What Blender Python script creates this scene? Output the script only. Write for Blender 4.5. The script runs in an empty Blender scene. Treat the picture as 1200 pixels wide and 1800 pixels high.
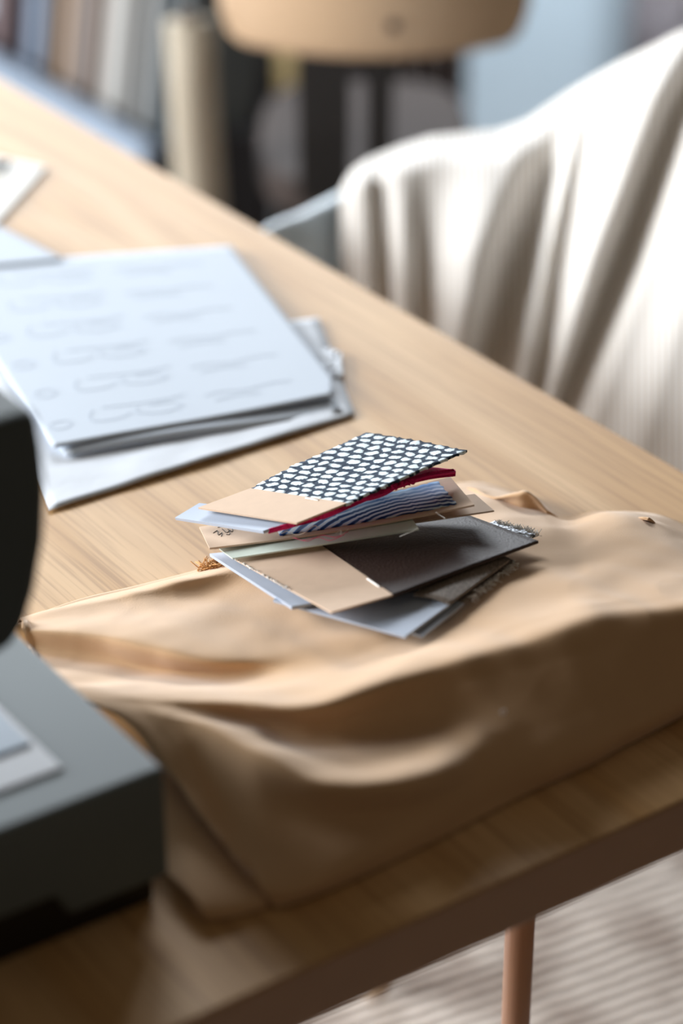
import bpy, bmesh, math, random
import numpy as np
from mathutils import Vector, Matrix, noise

# ------------------------------------------------------------------ camera, light, exposure
SC = bpy.context.scene
COL = SC.collection
R = math.radians
PITCH = R(29.03)
CAM_Z = 1.485
TT = 0.74                       # table top height
cam_d = bpy.data.cameras.new('camera')
cam = bpy.data.objects.new('camera', cam_d)
COL.objects.link(cam)
cam.location = (0, 0, CAM_Z)
cam.rotation_euler = (math.pi / 2 - PITCH, 0, 0)
cam_d.sensor_fit = 'VERTICAL'
cam_d.sensor_height = 36
cam_d.sensor_width = 24
cam_d.lens = 85
cam_d.clip_start = 0.05
cam_d.dof.use_dof = True
cam_d.dof.focus_distance = 1.44
cam_d.dof.aperture_fstop = 2.5
cam_d.dof.aperture_blades = 9
SC.camera = cam

world = bpy.data.worlds.new('world')
SC.world = world
world.use_nodes = True
wb = world.node_tree.nodes['Background']
wb.inputs[0].default_value = (1.0, 0.80, 0.58, 1)
wb.inputs[1].default_value = 0.10


def area(name, loc, target, sx, sy, power, color):
    d = bpy.data.lights.new(name, 'AREA')
    d.shape = 'RECTANGLE'
    d.size = sx
    d.size_y = sy
    d.energy = power
    d.color = color
    o = bpy.data.objects.new(name, d)
    COL.objects.link(o)
    o.location = loc
    o.rotation_euler = (Vector(target) - Vector(loc)).to_track_quat('-Z', 'Y').to_euler()
    return o


area('window_daylight', (-2.8, 1.85, 1.4), (0.0, 1.8, 0.75), 1.8, 1.6, 230, (0.96, 0.98, 1.0))
area('rear_window_daylight', (-0.2, 6.4, 2.7), (0.1, 1.3, 0.74), 3.0, 1.3, 400, (0.88, 0.94, 1.0))
wall_fill = area('added_wall_fill', (0.45, 3.2, 2.4), (0.32, 3.9, 0.2), 0.3, 0.3, 13, (0.9, 0.95, 1.0))  # added fill to brighten the back wall, no known lamp there
wall_fill.data.spread = R(60)

SC.view_settings.view_transform = 'Standard'
SC.view_settings.look = 'None'
SC.view_settings.exposure = 0.0
SC.view_settings.gamma = 1.0
SC.view_settings.use_curve_mapping = False

F = 85 / 36 * 1800


def ray(px, py):
    x = (px - 600) / F
    y = (900 - py) / F
    return np.array([x, math.cos(PITCH) + y * math.sin(PITCH), -math.sin(PITCH) + y * math.cos(PITCH)])


def W(px, py, z):               # world point seen at a pixel, on the horizontal plane z
    d = ray(px, py)
    return np.array([0, 0, CAM_Z]) + d * ((z - CAM_Z) / d[2])


def T(px, py, mm=0.0):          # same, mm above the table top
    return W(px, py, TT + mm / 1000)


def D(px, py, y):               # world point seen at a pixel, on the vertical plane at depth y
    d = ray(px, py)
    return np.array([0, 0, CAM_Z]) + d * (y / d[1])


U = np.array([0.5700, -0.8217, 0.0])     # along the grain, towards the near end of the table
V = np.array([0.8217, 0.5700, 0.0])      # across the table, away from the sewer
CORNER = np.array([0.3802, 1.1717, TT])

# ------------------------------------------------------------------ helpers


def srgb(r, g, b):
    def f(c):
        c /= 255
        return c / 12.92 if c <= 0.04045 else ((c + 0.055) / 1.055) ** 2.4
    return (f(r), f(g), f(b), 1)


def mat(name, color, rough=0.6, bump=None, sheen=0, metal=0, mottle=None, spec=0.5):
    m = bpy.data.materials.new(name)
    m.use_nodes = True
    nt = m.node_tree
    b = nt.nodes['Principled BSDF']
    b.inputs['Base Color'].default_value = color
    b.inputs['Roughness'].default_value = rough
    b.inputs['Metallic'].default_value = metal
    b.inputs['Specular IOR Level'].default_value = spec
    if sheen:
        b.inputs['Sheen Weight'].default_value = sheen
        b.inputs['Sheen Roughness'].default_value = 0.5
    tc = nt.nodes.new('ShaderNodeTexCoord')
    if mottle:
        sc, amt = mottle
        n = nt.nodes.new('ShaderNodeTexNoise')
        n.inputs['Scale'].default_value = sc
        n.inputs['Detail'].default_value = 5
        nt.links.new(tc.outputs['Object'], n.inputs['Vector'])
        mr = nt.nodes.new('ShaderNodeMapRange')
        mr.inputs['To Min'].default_value = 1 - amt
        mr.inputs['To Max'].default_value = 1 + amt
        nt.links.new(n.outputs['Fac'], mr.inputs['Value'])
        mx = nt.nodes.new('ShaderNodeVectorMath')
        mx.operation = 'SCALE'
        mx.inputs[0].default_value = color[:3]
        nt.links.new(mr.outputs[0], mx.inputs['Scale'])
        nt.links.new(mx.outputs[0], b.inputs['Base Color'])
    if bump:
        sc, st = bump[:2]
        n = nt.nodes.new('ShaderNodeTexNoise')
        n.inputs['Scale'].default_value = sc
        n.inputs['Detail'].default_value = 3
        nt.links.new(tc.outputs['Object'], n.inputs['Vector'])
        bp = nt.nodes.new('ShaderNodeBump')
        bp.inputs['Strength'].default_value = st
        bp.inputs['Distance'].default_value = bump[2] if len(bump) > 2 else 0.001
        nt.links.new(n.outputs['Fac'], bp.inputs['Height'])
        nt.links.new(bp.outputs[0], b.inputs['Normal'])
    return m


def link(name, me, m=None, parent=None, smooth=False):
    o = bpy.data.objects.new(name, me)
    COL.objects.link(o)
    if m:
        me.materials.append(m)
    if parent is not None:
        o.parent = parent
        o.matrix_parent_inverse = parent.matrix_basis.inverted()
    if smooth:
        for p in me.polygons:
            p.use_smooth = True
    return o


def empty(name, loc, rz=0.0):
    o = bpy.data.objects.new(name, None)
    COL.objects.link(o)
    o.location = tuple(loc)
    o.rotation_euler = (0, 0, rz)
    o.empty_display_size = 0.05
    return o


def tag(o, label, cat, group=None, kind=None):
    o['label'] = label
    o['category'] = cat
    if group:
        o['group'] = group
    if kind:
        o['kind'] = kind
    return o


def pydata(name, vs, fs):
    me = bpy.data.meshes.new(name)
    me.from_pydata([tuple(map(float, v)) for v in vs], [], fs)
    me.update()
    return me


def bev(o, w, seg=2, angle=35):
    md = o.modifiers.new('bevel', 'BEVEL')
    md.width = w
    md.segments = seg
    md.limit_method = 'ANGLE'
    md.angle_limit = R(angle)
    return o


def prism(name, prof, e0, e1, m, parent=None, smooth=False):
    """profile: list of 3D points; extruded from offset vector e0 to e1"""
    n = len(prof)
    vs = [p + e0 for p in prof] + [p + e1 for p in prof]
    fs = [tuple(range(n))[::-1], tuple(range(n, 2 * n))] + [(i, (i + 1) % n, n + (i + 1) % n, n + i) for i in range(n)]
    me = pydata(name, vs, fs)
    bm = bmesh.new()
    bm.from_mesh(me)
    bmesh.ops.recalc_face_normals(bm, faces=bm.faces)
    bm.to_mesh(me)
    bm.free()
    return link(name, me, m, parent, smooth)


def box(name, o, ax, ay, az, m, parent=None, bevel=0.0, seg=2):
    """box from corner o along three edge vectors"""
    o = np.array(o, float)
    ax, ay, az = np.array(ax, float), np.array(ay, float), np.array(az, float)
    ob = prism(name, [o, o + ax, o + ax + ay, o + ay], np.zeros(3), az, m, parent)
    if bevel:
        bev(ob, bevel, seg)
    return ob


def cr(P, t):
    """Catmull-Rom through the rows of P at parameter t in 0..len-1"""
    n = len(P)
    i = min(int(t), n - 2)
    f = t - i
    p0 = P[i - 1] if i > 0 else 2 * P[0] - P[1]
    p1, p2 = P[i], P[i + 1]
    p3 = P[i + 2] if i + 2 < n else 2 * P[-1] - P[-2]
    return 0.5 * (2 * p1 + (p2 - p0) * f + (2 * p0 - 5 * p1 + 4 * p2 - p3) * f * f + (3 * p1 - p0 - 3 * p2 + p3) * f ** 3)


def loft(cols, nu, nv):
    """cols: list of columns of 3D points -> (nu+1) x (nv+1) grid"""
    C = np.array(cols, float)
    nc, nr = C.shape[:2]
    colsf = np.array([[cr(C[i], t) for t in np.linspace(0, nr - 1, nv + 1)] for i in range(nc)])
    out = np.zeros((nu + 1, nv + 1, 3))
    for a, t in enumerate(np.linspace(0, nc - 1, nu + 1)):
        out[a] = cr(colsf, t)
    return out


def sheet(name, G, thick, m, parent=None, smooth=True, down=True):
    """closed thin sheet from grid G (nu+1, nv+1, 3) with UVs; thickness goes along the local normal"""
    nu, nv = G.shape[0] - 1, G.shape[1] - 1
    du = np.gradient(G, axis=0)
    dv = np.gradient(G, axis=1)
    N = np.cross(du, dv)
    N /= np.linalg.norm(N, axis=2, keepdims=True) + 1e-12
    if N[..., 2].mean() < 0:
        N = -N
    if not down:
        if N[..., 1].mean() > 0:
            N = -N
    B = G - N * thick
    k = (nu + 1) * (nv + 1)
    vs = list(G.reshape(-1, 3)) + list(B.reshape(-1, 3))
    idx = lambda i, j: i * (nv + 1) + j
    fs = []
    for i in range(nu):
        for j in range(nv):
            fs.append((idx(i, j), idx(i + 1, j), idx(i + 1, j + 1), idx(i, j + 1)))
            fs.append((k + idx(i, j), k + idx(i, j + 1), k + idx(i + 1, j + 1), k + idx(i + 1, j)))
    for i in range(nu):
        fs.append((idx(i, 0), k + idx(i, 0), k + idx(i + 1, 0), idx(i + 1, 0)))
        fs.append((idx(i, nv), idx(i + 1, nv), k + idx(i + 1, nv), k + idx(i, nv)))
    for j in range(nv):
        fs.append((idx(0, j), idx(0, j + 1), k + idx(0, j + 1), k + idx(0, j)))
        fs.append((idx(nu, j), k + idx(nu, j), k + idx(nu, j + 1), idx(nu, j + 1)))
    me = pydata(name, vs, fs)
    uv = me.uv_layers.new(name='uv')
    for p in me.polygons:
        for li in p.loop_indices:
            v = me.loops[li].vertex_index % k
            uv.data[li].uv = ((v // (nv + 1)) / nu, (v % (nv + 1)) / nv)
    bm = bmesh.new()
    bm.from_mesh(me)
    bmesh.ops.recalc_face_normals(bm, faces=bm.faces)
    bm.to_mesh(me)
    bm.free()
    o = link(name, me, m, parent)
    if smooth:
        nside = 2 * nu * nv
        for i, p in enumerate(me.polygons):
            p.use_smooth = i < nside
    return o


def grid_at(G, u, v):
    nu, nv = G.shape[0] - 1, G.shape[1] - 1
    a, b = min(max(u, 0), 1) * nu, min(max(v, 0), 1) * nv
    i, j = min(int(a), nu - 1), min(int(b), nv - 1)
    f, g = a - i, b - j
    return (G[i, j] * (1 - f) * (1 - g) + G[i + 1, j] * f * (1 - g) + G[i, j + 1] * (1 - f) * g + G[i + 1, j + 1] * f * g)


def tube(name, pts, r, m, parent=None, res=6, r2=None):
    """round tube through points, as a mesh"""
    pts = [np.array(p, float) for p in pts]
    n = len(pts)
    vs, fs = [], []
    prev = None
    for i, p in enumerate(pts):
        t = pts[min(i + 1, n - 1)] - pts[max(i - 1, 0)]
        t /= np.linalg.norm(t) + 1e-12
        if prev is None:
            a = np.cross(t, [0, 0, 1.0])
            if np.linalg.norm(a) < 1e-3:
                a = np.array([1.0, 0, 0])
        else:
            a = prev - t * (prev @ t)
        a /= np.linalg.norm(a) + 1e-12
        prev = a
        b = np.cross(t, a)
        rr = r if r2 is None else r + (r2 - r) * i / (n - 1)
        for k in range(res):
            an = 2 * math.pi * k / res
            vs.append(p + a * math.cos(an) * rr + b * math.sin(an) * rr)
    for i in range(n - 1):
        for k in range(res):
            k2 = (k + 1) % res
            fs.append((i * res + k, i * res + k2, (i + 1) * res + k2, (i + 1) * res + k))
    fs.append(tuple(range(res))[::-1])
    fs.append(tuple((n - 1) * res + k for k in range(res)))
    return vs, fs


def tubes(name, lists, r, m, parent=None, res=6, r2=None):
    V_, F_ = [], []
    for pts in lists:
        vs, fs = tube(name, pts, r, m, res=res, r2=r2)
        k = len(V_)
        V_ += vs
        F_ += [tuple(i + k for i in f) for f in fs]
    me = pydata(name, V_, F_)
    bm = bmesh.new()
    bm.from_mesh(me)
    bmesh.ops.recalc_face_normals(bm, faces=bm.faces)
    bm.to_mesh(me)
    bm.free()
    return link(name, me, m, parent, smooth=True)


def smoothpts(pts, n):
    P = np.array(pts, float)
    return [cr(P, t) for t in np.linspace(0, len(P) - 1, n)]


def nodes_of(m):
    return m.node_tree.nodes, m.node_tree.links, m.node_tree.nodes['Principled BSDF']


def ramp(nt, stops, src):
    r = nt.nodes.new('ShaderNodeValToRGB')
    e = r.color_ramp.elements
    while len(e) < len(stops):
        e.new(0.5)
    for k, (p, c) in enumerate(stops):
        e[k].position = p
        e[k].color = c
    nt.links.new(src, r.inputs[0])
    return r.outputs[0]


# ------------------------------------------------------------------ materials
def make_oak():
    m = mat('oak_veneer', (0.5, 0.35, 0.2, 1), 0.58, spec=0.25)
    nt = m.node_tree
    N, L, b = nodes_of(m)
    tc = [n for n in N if n.type == 'TEX_COORD'][0]
    mp = N.new('ShaderNodeMapping')
    mp.inputs['Scale'].default_value = (1.3, 9.0, 9.0)
    L.new(tc.outputs['Object'], mp.inputs[0])
    # cathedral figure: rings of a distorted field
    n1 = N.new('ShaderNodeTexNoise')
    n1.inputs['Scale'].default_value = 1.0
    n1.inputs['Detail'].default_value = 1.0
    L.new(mp.outputs[0], n1.inputs['Vector'])
    mul = N.new('ShaderNodeMath'); mul.operation = 'MULTIPLY'; mul.inputs[1].default_value = 34
    L.new(n1.outputs['Fac'], mul.inputs[0])
    sn = N.new('ShaderNodeMath'); sn.operation = 'SINE'
    L.new(mul.outputs[0], sn.inputs[0])
    mr = N.new('ShaderNodeMapRange')
    mr.inputs['From Min'].default_value = -1
    L.new(sn.outputs[0], mr.inputs['Value'])
    # fine fibres
    mp2 = N.new('ShaderNodeMapping')
    mp2.inputs['Scale'].default_value = (9, 330, 330)
    L.new(tc.outputs['Object'], mp2.inputs[0])
    n2 = N.new('ShaderNodeTexNoise')
    n2.inputs['Scale'].default_value = 1.0
    n2.inputs['Detail'].default_value = 4
    n2.inputs['Roughness'].default_value = 0.6
    L.new(mp2.outputs[0], n2.inputs['Vector'])
    mp3 = N.new('ShaderNodeMapping')
    mp3.inputs['Scale'].default_value = (3, 70, 70)
    L.new(tc.outputs['Object'], mp3.inputs[0])
    n3 = N.new('ShaderNodeTexNoise')
    n3.inputs['Scale'].default_value = 1.0
    n3.inputs['Detail'].default_value = 2
    L.new(mp3.outputs[0], n3.inputs['Vector'])
    base = ramp(nt, [(0.0, srgb(211, 175, 130)), (1.0, srgb(196, 156, 107))], mr.outputs[0])
    f2 = ramp(nt, [(0.34, (0.60, 0.54, 0.48, 1)), (0.52, (1, 1, 1, 1))], n2.outputs['Fac'])
    f3 = ramp(nt, [(0.35, (0.93, 0.91, 0.89, 1)), (0.6, (1.03, 1.03, 1.03, 1))], n3.outputs['Fac'])
    m1 = N.new('ShaderNodeMix'); m1.data_type = 'RGBA'; m1.blend_type = 'MULTIPLY'; m1.inputs[0].default_value = 0.6
    L.new(base, m1.inputs[6]); L.new(f2, m1.inputs[7])
    m2 = N.new('ShaderNodeMix'); m2.data_type = 'RGBA'; m2.blend_type = 'MULTIPLY'; m2.inputs[0].default_value = 1.0
    L.new(m1.outputs[2], m2.inputs[6]); L.new(f3, m2.inputs[7])
    L.new(m2.outputs[2], b.inputs['Base Color'])
    bp = N.new('ShaderNodeBump'); bp.inputs['Strength'].default_value = 0.25; bp.inputs['Distance'].default_value = 0.0004
    L.new(n2.outputs['Fac'], bp.inputs['Height'])
    L.new(bp.outputs[0], b.inputs['Normal'])
    return m


def make_stripe_linen():
    m = mat('striped_linen', srgb(232, 228, 222), 0.85, sheen=0.2)
    nt = m.node_tree
    N, L, b = nodes_of(m)
    uv = N.new('ShaderNodeUVMap')
    sp = N.new('ShaderNodeSeparateXYZ')
    L.new(uv.outputs[0], sp.inputs[0])
    mu = N.new('ShaderNodeMath'); mu.operation = 'MULTIPLY'; mu.inputs[1].default_value = 2 * math.pi * 62
    L.new(sp.outputs[0], mu.inputs[0])
    sn = N.new('ShaderNodeMath'); sn.operation = 'SINE'
    L.new(mu.outputs[0], sn.inputs[0])
    mr = N.new('ShaderNodeMapRange'); mr.inputs['From Min'].default_value = -1
    L.new(sn.outputs[0], mr.inputs['Value'])
    c = ramp(nt, [(0.55, srgb(246, 245, 243)), (0.85, srgb(198, 184, 166))], mr.outputs[0])
    L.new(c, b.inputs['Base Color'])
    return m


def make_carpet():
    m = mat('ribbed_carpet', srgb(200, 185, 170), 0.95, sheen=0.2)
    nt = m.node_tree
    N, L, b = nodes_of(m)
    tc = [n for n in N if n.type == 'TEX_COORD'][0]
    mp = N.new('ShaderNodeMapping')
    mp.inputs['Rotation'].default_value = (0, 0, R(-27))
    L.new(tc.outputs['Object'], mp.inputs[0])
    w = N.new('ShaderNodeTexWave')
    w.wave_type = 'BANDS'; w.bands_direction = 'Y'; w.wave_profile = 'SIN'
    w.inputs['Scale'].default_value = 21
    w.inputs['Distortion'].default_value = 2.2
    w.inputs['Detail'].default_value = 2
    w.inputs['Detail Scale'].default_value = 1.5
    L.new(mp.outputs[0], w.inputs['Vector'])
    n = N.new('ShaderNodeTexNoise')
    n.inputs['Scale'].default_value = 14
    n.inputs['Detail'].default_value = 4
    L.new(tc.outputs['Object'], n.inputs['Vector'])
    c1 = ramp(nt, [(0.15, srgb(112, 96, 84)), (0.6, srgb(250, 240, 230))], w.outputs['Fac'])
    c2 = ramp(nt, [(0.38, (0.56, 0.50, 0.47, 1)), (0.54, (1, 1, 1, 1))], n.outputs['Fac'])
    mx = N.new('ShaderNodeMix'); mx.data_type = 'RGBA'; mx.blend_type = 'MULTIPLY'; mx.inputs[0].default_value = 0.8
    L.new(c1, mx.inputs[6]); L.new(c2, mx.inputs[7])
    L.new(mx.outputs[2], b.inputs['Base Color'])
    bp = N.new('ShaderNodeBump'); bp.inputs['Strength'].default_value = 0.6; bp.inputs['Distance'].default_value = 0.004
    L.new(w.outputs['Fac'], bp.inputs['Height'])
    L.new(bp.outputs[0], b.inputs['Normal'])
    return m


def make_boucle():
    """navy ground with staggered white woven blobs, by UV"""
    m = mat('navy_white_weave', srgb(20, 35, 55), 0.9)
    nt = m.node_tree
    N, L, b = nodes_of(m)
    uv = N.new('ShaderNodeUVMap')
    ns = N.new('ShaderNodeTexNoise'); ns.inputs['Scale'].default_value = 9; ns.inputs['Detail'].default_value = 2
    L.new(uv.outputs[0], ns.inputs['Vector'])
    sub = N.new('ShaderNodeVectorMath'); sub.operation = 'SUBTRACT'; sub.inputs[1].default_value = (0.5, 0.5, 0.5)
    L.new(ns.outputs['Color'], sub.inputs[0])
    scl = N.new('ShaderNodeVectorMath'); scl.operation = 'SCALE'; scl.inputs['Scale'].default_value = 0.07
    L.new(sub.outputs[0], scl.inputs[0])
    add = N.new('ShaderNodeVectorMath'); add.operation = 'ADD'
    L.new(uv.outputs[0], add.inputs[0]); L.new(scl.outputs[0], add.inputs[1])
    sp = N.new('ShaderNodeSeparateXYZ')
    L.new(add.outputs[0], sp.inputs[0])

    def M(op, a, bb=None):
        k = N.new('ShaderNodeMath'); k.operation = op
        for i, x in enumerate((a, bb)):
            if x is None:
                continue
            if isinstance(x, (int, float)):
                k.inputs[i].default_value = x
            else:
                L.new(x, k.inputs[i])
        return k.outputs[0]
    a = M('MULTIPLY', sp.outputs[0], 13)      # along the card
    c = M('MULTIPLY', sp.outputs[1], 8.5)      # across
    row = M('FLOOR', a)
    odd = M('MULTIPLY', M('MODULO', row, 2), 0.5)
    fa = M('SUBTRACT', M('FRACT', a), 0.5)
    fc = M('SUBTRACT', M('FRACT', M('ADD', c, odd)), 0.5)
    d2 = M('ADD', M('MULTIPLY', M('MULTIPLY', fa, fa), 1.15), M('MULTIPLY', fc, fc))
    n2 = N.new('ShaderNodeTexNoise'); n2.inputs['Scale'].default_value = 60; n2.inputs['Detail'].default_value = 3
    L.new(uv.outputs[0], n2.inputs['Vector'])
    d3 = M('ADD', d2, M('MULTIPLY', M('SUBTRACT', n2.outputs['Fac'], 0.5), 0.24))
    col = ramp(nt, [(0.11, srgb(214, 228, 234)), (0.19, srgb(16, 40, 62))], d3)
    L.new(col, b.inputs['Base Color'])
    h = M('SUBTRACT', 0.4, d3)
    bp = N.new('ShaderNodeBump'); bp.inputs['Strength'].default_value = 0.8; bp.inputs['Distance'].default_value = 0.0015
    L.new(h, bp.inputs['Height'])
    L.new(bp.outputs[0], b.inputs['Normal'])
    return m


def make_blue_print():
    """fan of curved white and navy lines that pales away from the front edge, by UV"""
    m = mat('blue_wavy_print', srgb(70, 110, 160), 0.7, spec=0.2)
    nt = m.node_tree
    N, L, b = nodes_of(m)
    uv = N.new('ShaderNodeUVMap')
    mp = N.new('ShaderNodeMapping')
    mp.inputs['Location'].default_value = (-1.55, 0.55, 0)
    mp.inputs['Scale'].default_value = (2.0, 1.0, 1)
    L.new(uv.outputs[0], mp.inputs[0])
    w = N.new('ShaderNodeTexWave')
    w.wave_type = 'RINGS'; w.rings_direction = 'Z'
    w.inputs['Scale'].default_value = 2.3
    w.inputs['Distortion'].default_value = 4.0
    w.inputs['Detail'].default_value = 1.0
    w.inputs['Detail Scale'].default_value = 0.5
    L.new(mp.outputs[0], w.inputs['Vector'])
    n = N.new('ShaderNodeTexNoise'); n.inputs['Scale'].default_value = 2.6
    L.new(mp.outputs[0], n.inputs['Vector'])
    c1 = ramp(nt, [(0.15, srgb(8, 44, 104)), (0.45, srgb(56, 122, 194)), (0.75, srgb(222, 236, 248))], w.outputs['Fac'])
    c2 = ramp(nt, [(0.4, srgb(48, 106, 168)), (0.62, srgb(156, 190, 220))], n.outputs['Fac'])
    sp = N.new('ShaderNodeSeparateXYZ')
    L.new(uv.outputs[0], sp.inputs[0])
    fm = N.new('ShaderNodeMapRange')
    fm.inputs['From Min'].default_value = 0.35
    fm.inputs['From Max'].default_value = 1.0
    L.new(sp.outputs[1], fm.inputs['Value'])
    mx = N.new('ShaderNodeMix'); mx.data_type = 'RGBA'
    L.new(fm.outputs[0], mx.inputs[0]); L.new(c1, mx.inputs[6]); L.new(c2, mx.inputs[7])
    L.new(mx.outputs[2], b.inputs['Base Color'])
    return m


def make_speckle(name, dark, light, scale, lo=0.5, hi=0.65, metal=0.0):
    m = mat(name, dark, 0.6, metal=metal)
    nt = m.node_tree
    N, L, b = nodes_of(m)
    tc = [n for n in N if n.type == 'TEX_COORD'][0]
    n = N.new('ShaderNodeTexNoise'); n.inputs['Scale'].default_value = scale; n.inputs['Detail'].default_value = 2
    L.new(tc.outputs['Object'], n.inputs['Vector'])
    L.new(ramp(nt, [(lo, dark), (hi, light)], n.outputs['Fac']), b.inputs['Base Color'])
    bp = N.new('ShaderNodeBump'); bp.inputs['Strength'].default_value = 0.7; bp.inputs['Distance'].default_value = 0.001
    L.new(n.outputs['Fac'], bp.inputs['Height'])
    L.new(bp.outputs[0], b.inputs['Normal'])
    return m


OAK = make_oak()
OAK_EDGE_SHADED = mat('oak_edge_shaded', srgb(150, 112, 80), 0.5, mottle=(30, 0.08))  # same oak as the top, with the edge's shade put into the colour
LEG = mat('leg_varnish', srgb(176, 134, 108), 0.3)
CAMEL = mat('camel_brushed_cotton', srgb(199, 164, 127), 0.9, bump=(900, 0.35, 0.0004), sheen=0.35, mottle=(28, 0.07), spec=0.15)
FRAY = mat('frayed_yarn', srgb(200, 150, 95), 0.9)
KRAFT = mat('kraft_card', srgb(202, 178, 156), 0.8, bump=(500, 0.15, 0.0003), mottle=(120, 0.07), spec=0.2)
KRAFT_DARK = mat('kraft_card_inner', srgb(120, 96, 76), 0.85)
GREYCARD = mat('blue_grey_card', srgb(168, 178, 194), 0.6, mottle=(60, 0.03), spec=0.2)
MINT = mat('mint_card', srgb(206, 218, 208), 0.6, mottle=(90, 0.08))
LEATHER = mat('dark_grained_leatherette', srgb(54, 42, 38), 0.48, bump=(620, 0.6, 0.0009), spec=0.12)
TAUPE = make_speckle('taupe_felt', srgb(104, 92, 82), srgb(150, 138, 126), 900, 0.4, 0.7)
GLITTER = make_speckle('silver_glitter', srgb(60, 66, 74), srgb(226, 232, 240), 700, 0.45, 0.56, 0.3)
BOUCLE = make_boucle()
BLUEP = make_blue_print()
MAGENTA = mat('magenta_yarn', srgb(220, 20, 108), 0.85, bump=(500, 0.8, 0.002))
STAPLE = mat('staple_steel', srgb(240, 240, 240), 0.35)
THREAD = mat('white_thread', srgb(235, 232, 226), 0.8)
PTHREAD = mat('pink_thread', srgb(226, 90, 130), 0.8)
INK = mat('black_ink', srgb(40, 34, 34), 0.7)
PAPER = mat('white_paper', srgb(200, 210, 222), 0.7, mottle=(12, 0.02), spec=0.2)
TISSUE = mat('tissue_paper', srgb(216, 222, 230), 0.75, bump=(40, 0.3, 0.002))
PENCIL = mat('pencil_line', srgb(176, 186, 200), 0.7)
MBODY = mat('machine_grey_plastic', srgb(98, 107, 109), 0.55, mottle=(40, 0.02), spec=0.35)
MHEAD = mat('machine_head_plastic', srgb(74, 82, 84), 0.6, spec=0.3)
MBASE = mat('machine_black_base', srgb(14, 13, 13), 0.5)
MPLATE = mat('machine_plate_grey', srgb(138, 140, 144), 0.35)
MCOVER = mat('machine_cover_blue', srgb(110, 126, 142), 0.3)
LINEN = make_stripe_linen()
SHELL = mat('pale_blue_plastic', srgb(208, 226, 238), 0.4)
PLY = mat('birch_plywood', srgb(196, 166, 134), 0.45, mottle=(6, 0.06))
PLY_EDGE = mat('plywood_edge', srgb(190, 134, 84), 0.5)
BLACK = mat('black_steel', srgb(20, 20, 22), 0.5)
BLACKPAD = mat('brown_grey_fabric', srgb(62, 52, 48), 0.85)
WALL = mat('wall_paint_pale_blue', srgb(196, 214, 226), 0.8)
FLOORM = mat('floor_boards', srgb(96, 84, 76), 0.6, mottle=(5, 0.1))
CARPET = make_carpet()

# ------------------------------------------------------------------ room
flo = box('floor', (-3, -1, -0.05), (6, 0, 0), (0, 4.95, 0), (0, 0, 0.05), FLOORM)
flo['kind'] = 'structure'
wv, wf = [], []
for (x0, x1, z0, z1) in ((-3, 3, 0, 1.0), (-3, 3, 2.35, 2.6), (-3, -1.7, 1.0, 2.35), (1.7, 3, 1.0, 2.35)):
    k = len(wv)
    wv += [(x, y, z) for y in (3.9, 4.0) for x, z in ((x0, z0), (x1, z0), (x1, z1), (x0, z1))]
    wf += [tuple(k + q for q in f) for f in ((0, 1, 2, 3), (7, 6, 5, 4), (0, 4, 5, 1), (1, 5, 6, 2), (2, 6, 7, 3), (3, 7, 4, 0))]
wl = link('wall_back', pydata('wall_back', wv, wf), WALL)
wl['kind'] = 'structure'
fw = mat('window_frame_white', srgb(225, 228, 230), 0.5)
wv, wf = [], []
for (x0, x1, z0, z1) in ((-1.7, 1.7, 1.0, 1.05), (-1.7, 1.7, 2.30, 2.35), (-1.7, -1.65, 1.05, 2.3), (1.65, 1.7, 1.05, 2.3), (-0.02, 0.02, 1.05, 2.3)):
    k = len(wv)
    wv += [(x, y, z) for y in (3.93, 3.97) for x, z in ((x0, z0), (x1, z0), (x1, z1), (x0, z1))]
    wf += [tuple(k + q for q in f) for f in ((0, 1, 2, 3), (7, 6, 5, 4), (0, 4, 5, 1), (1, 5, 6, 2), (2, 6, 7, 3), (3, 7, 4, 0))]
wn = link('window_1', pydata('window_1', wv, wf), fw)
wn['kind'] = 'structure'
rug = box('rug', (-1.2, 0.3, 0.0), (2.4, 0, 0), (0, 2.1, 0), (0, 0, 0.012), CARPET, bevel=0.004)
tag(rug, 'beige ribbed rug on the floor under the oak table', 'rug')

# ------------------------------------------------------------------ table
LT, WT, TH = 1.75, 0.85, 0.035
tb = empty('table', CORNER - U * LT / 2 - V * WT / 2 - np.array([0, 0, TT]), math.atan2(U[1], U[0]))
tag(tb, 'light oak table with a thick straight edge holding all the sewing things', 'table')
bpy.context.view_layer.update()


def local_box(name, x0, x1, y0, y1, z0, z1, m, parent):
    vs = [(x, y, z) for z in (z0, z1) for x, y in ((x0, y0), (x1, y0), (x1, y1), (x0, y1))]
    fs = [(3, 2, 1, 0), (4, 5, 6, 7), (0, 1, 5, 4), (1, 2, 6, 5), (2, 3, 7, 6), (3, 0, 4, 7)]
    me = pydata(name, vs, fs)
    o = bpy.data.objects.new(name, me)
    COL.objects.link(o)
    me.materials.append(m)
    o.parent = parent
    return o


top = local_box('tabletop', -LT / 2, LT / 2, -WT / 2, WT / 2, TT - TH, TT, OAK, tb)
top.data.materials.append(OAK_EDGE_SHADED)
for p in top.data.polygons:
    if abs(p.normal.z) < 0.5:
        p.material_index = 1
bev(top, 0.0018, 2)
lgz = TT - TH
for sx in (-1, 1):
    for sy in (-1, 1):
        cx, cy = sx * (LT / 2 - 0.167), sy * (WT / 2 - 0.212)
        vs, fs = tube('leg', [(cx, cy, 0.0125), (cx, cy, lgz * 0.5), (cx, cy, lgz)], 0.0085, LEG, res=20, r2=0.0095)
        lo = bpy.data.objects.new('leg', pydata('leg', vs, fs))
        COL.objects.link(lo)
        lo.data.materials.append(LEG)
        lo.parent = tb
        for p in lo.data.polygons:
            p.use_smooth = True

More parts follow.
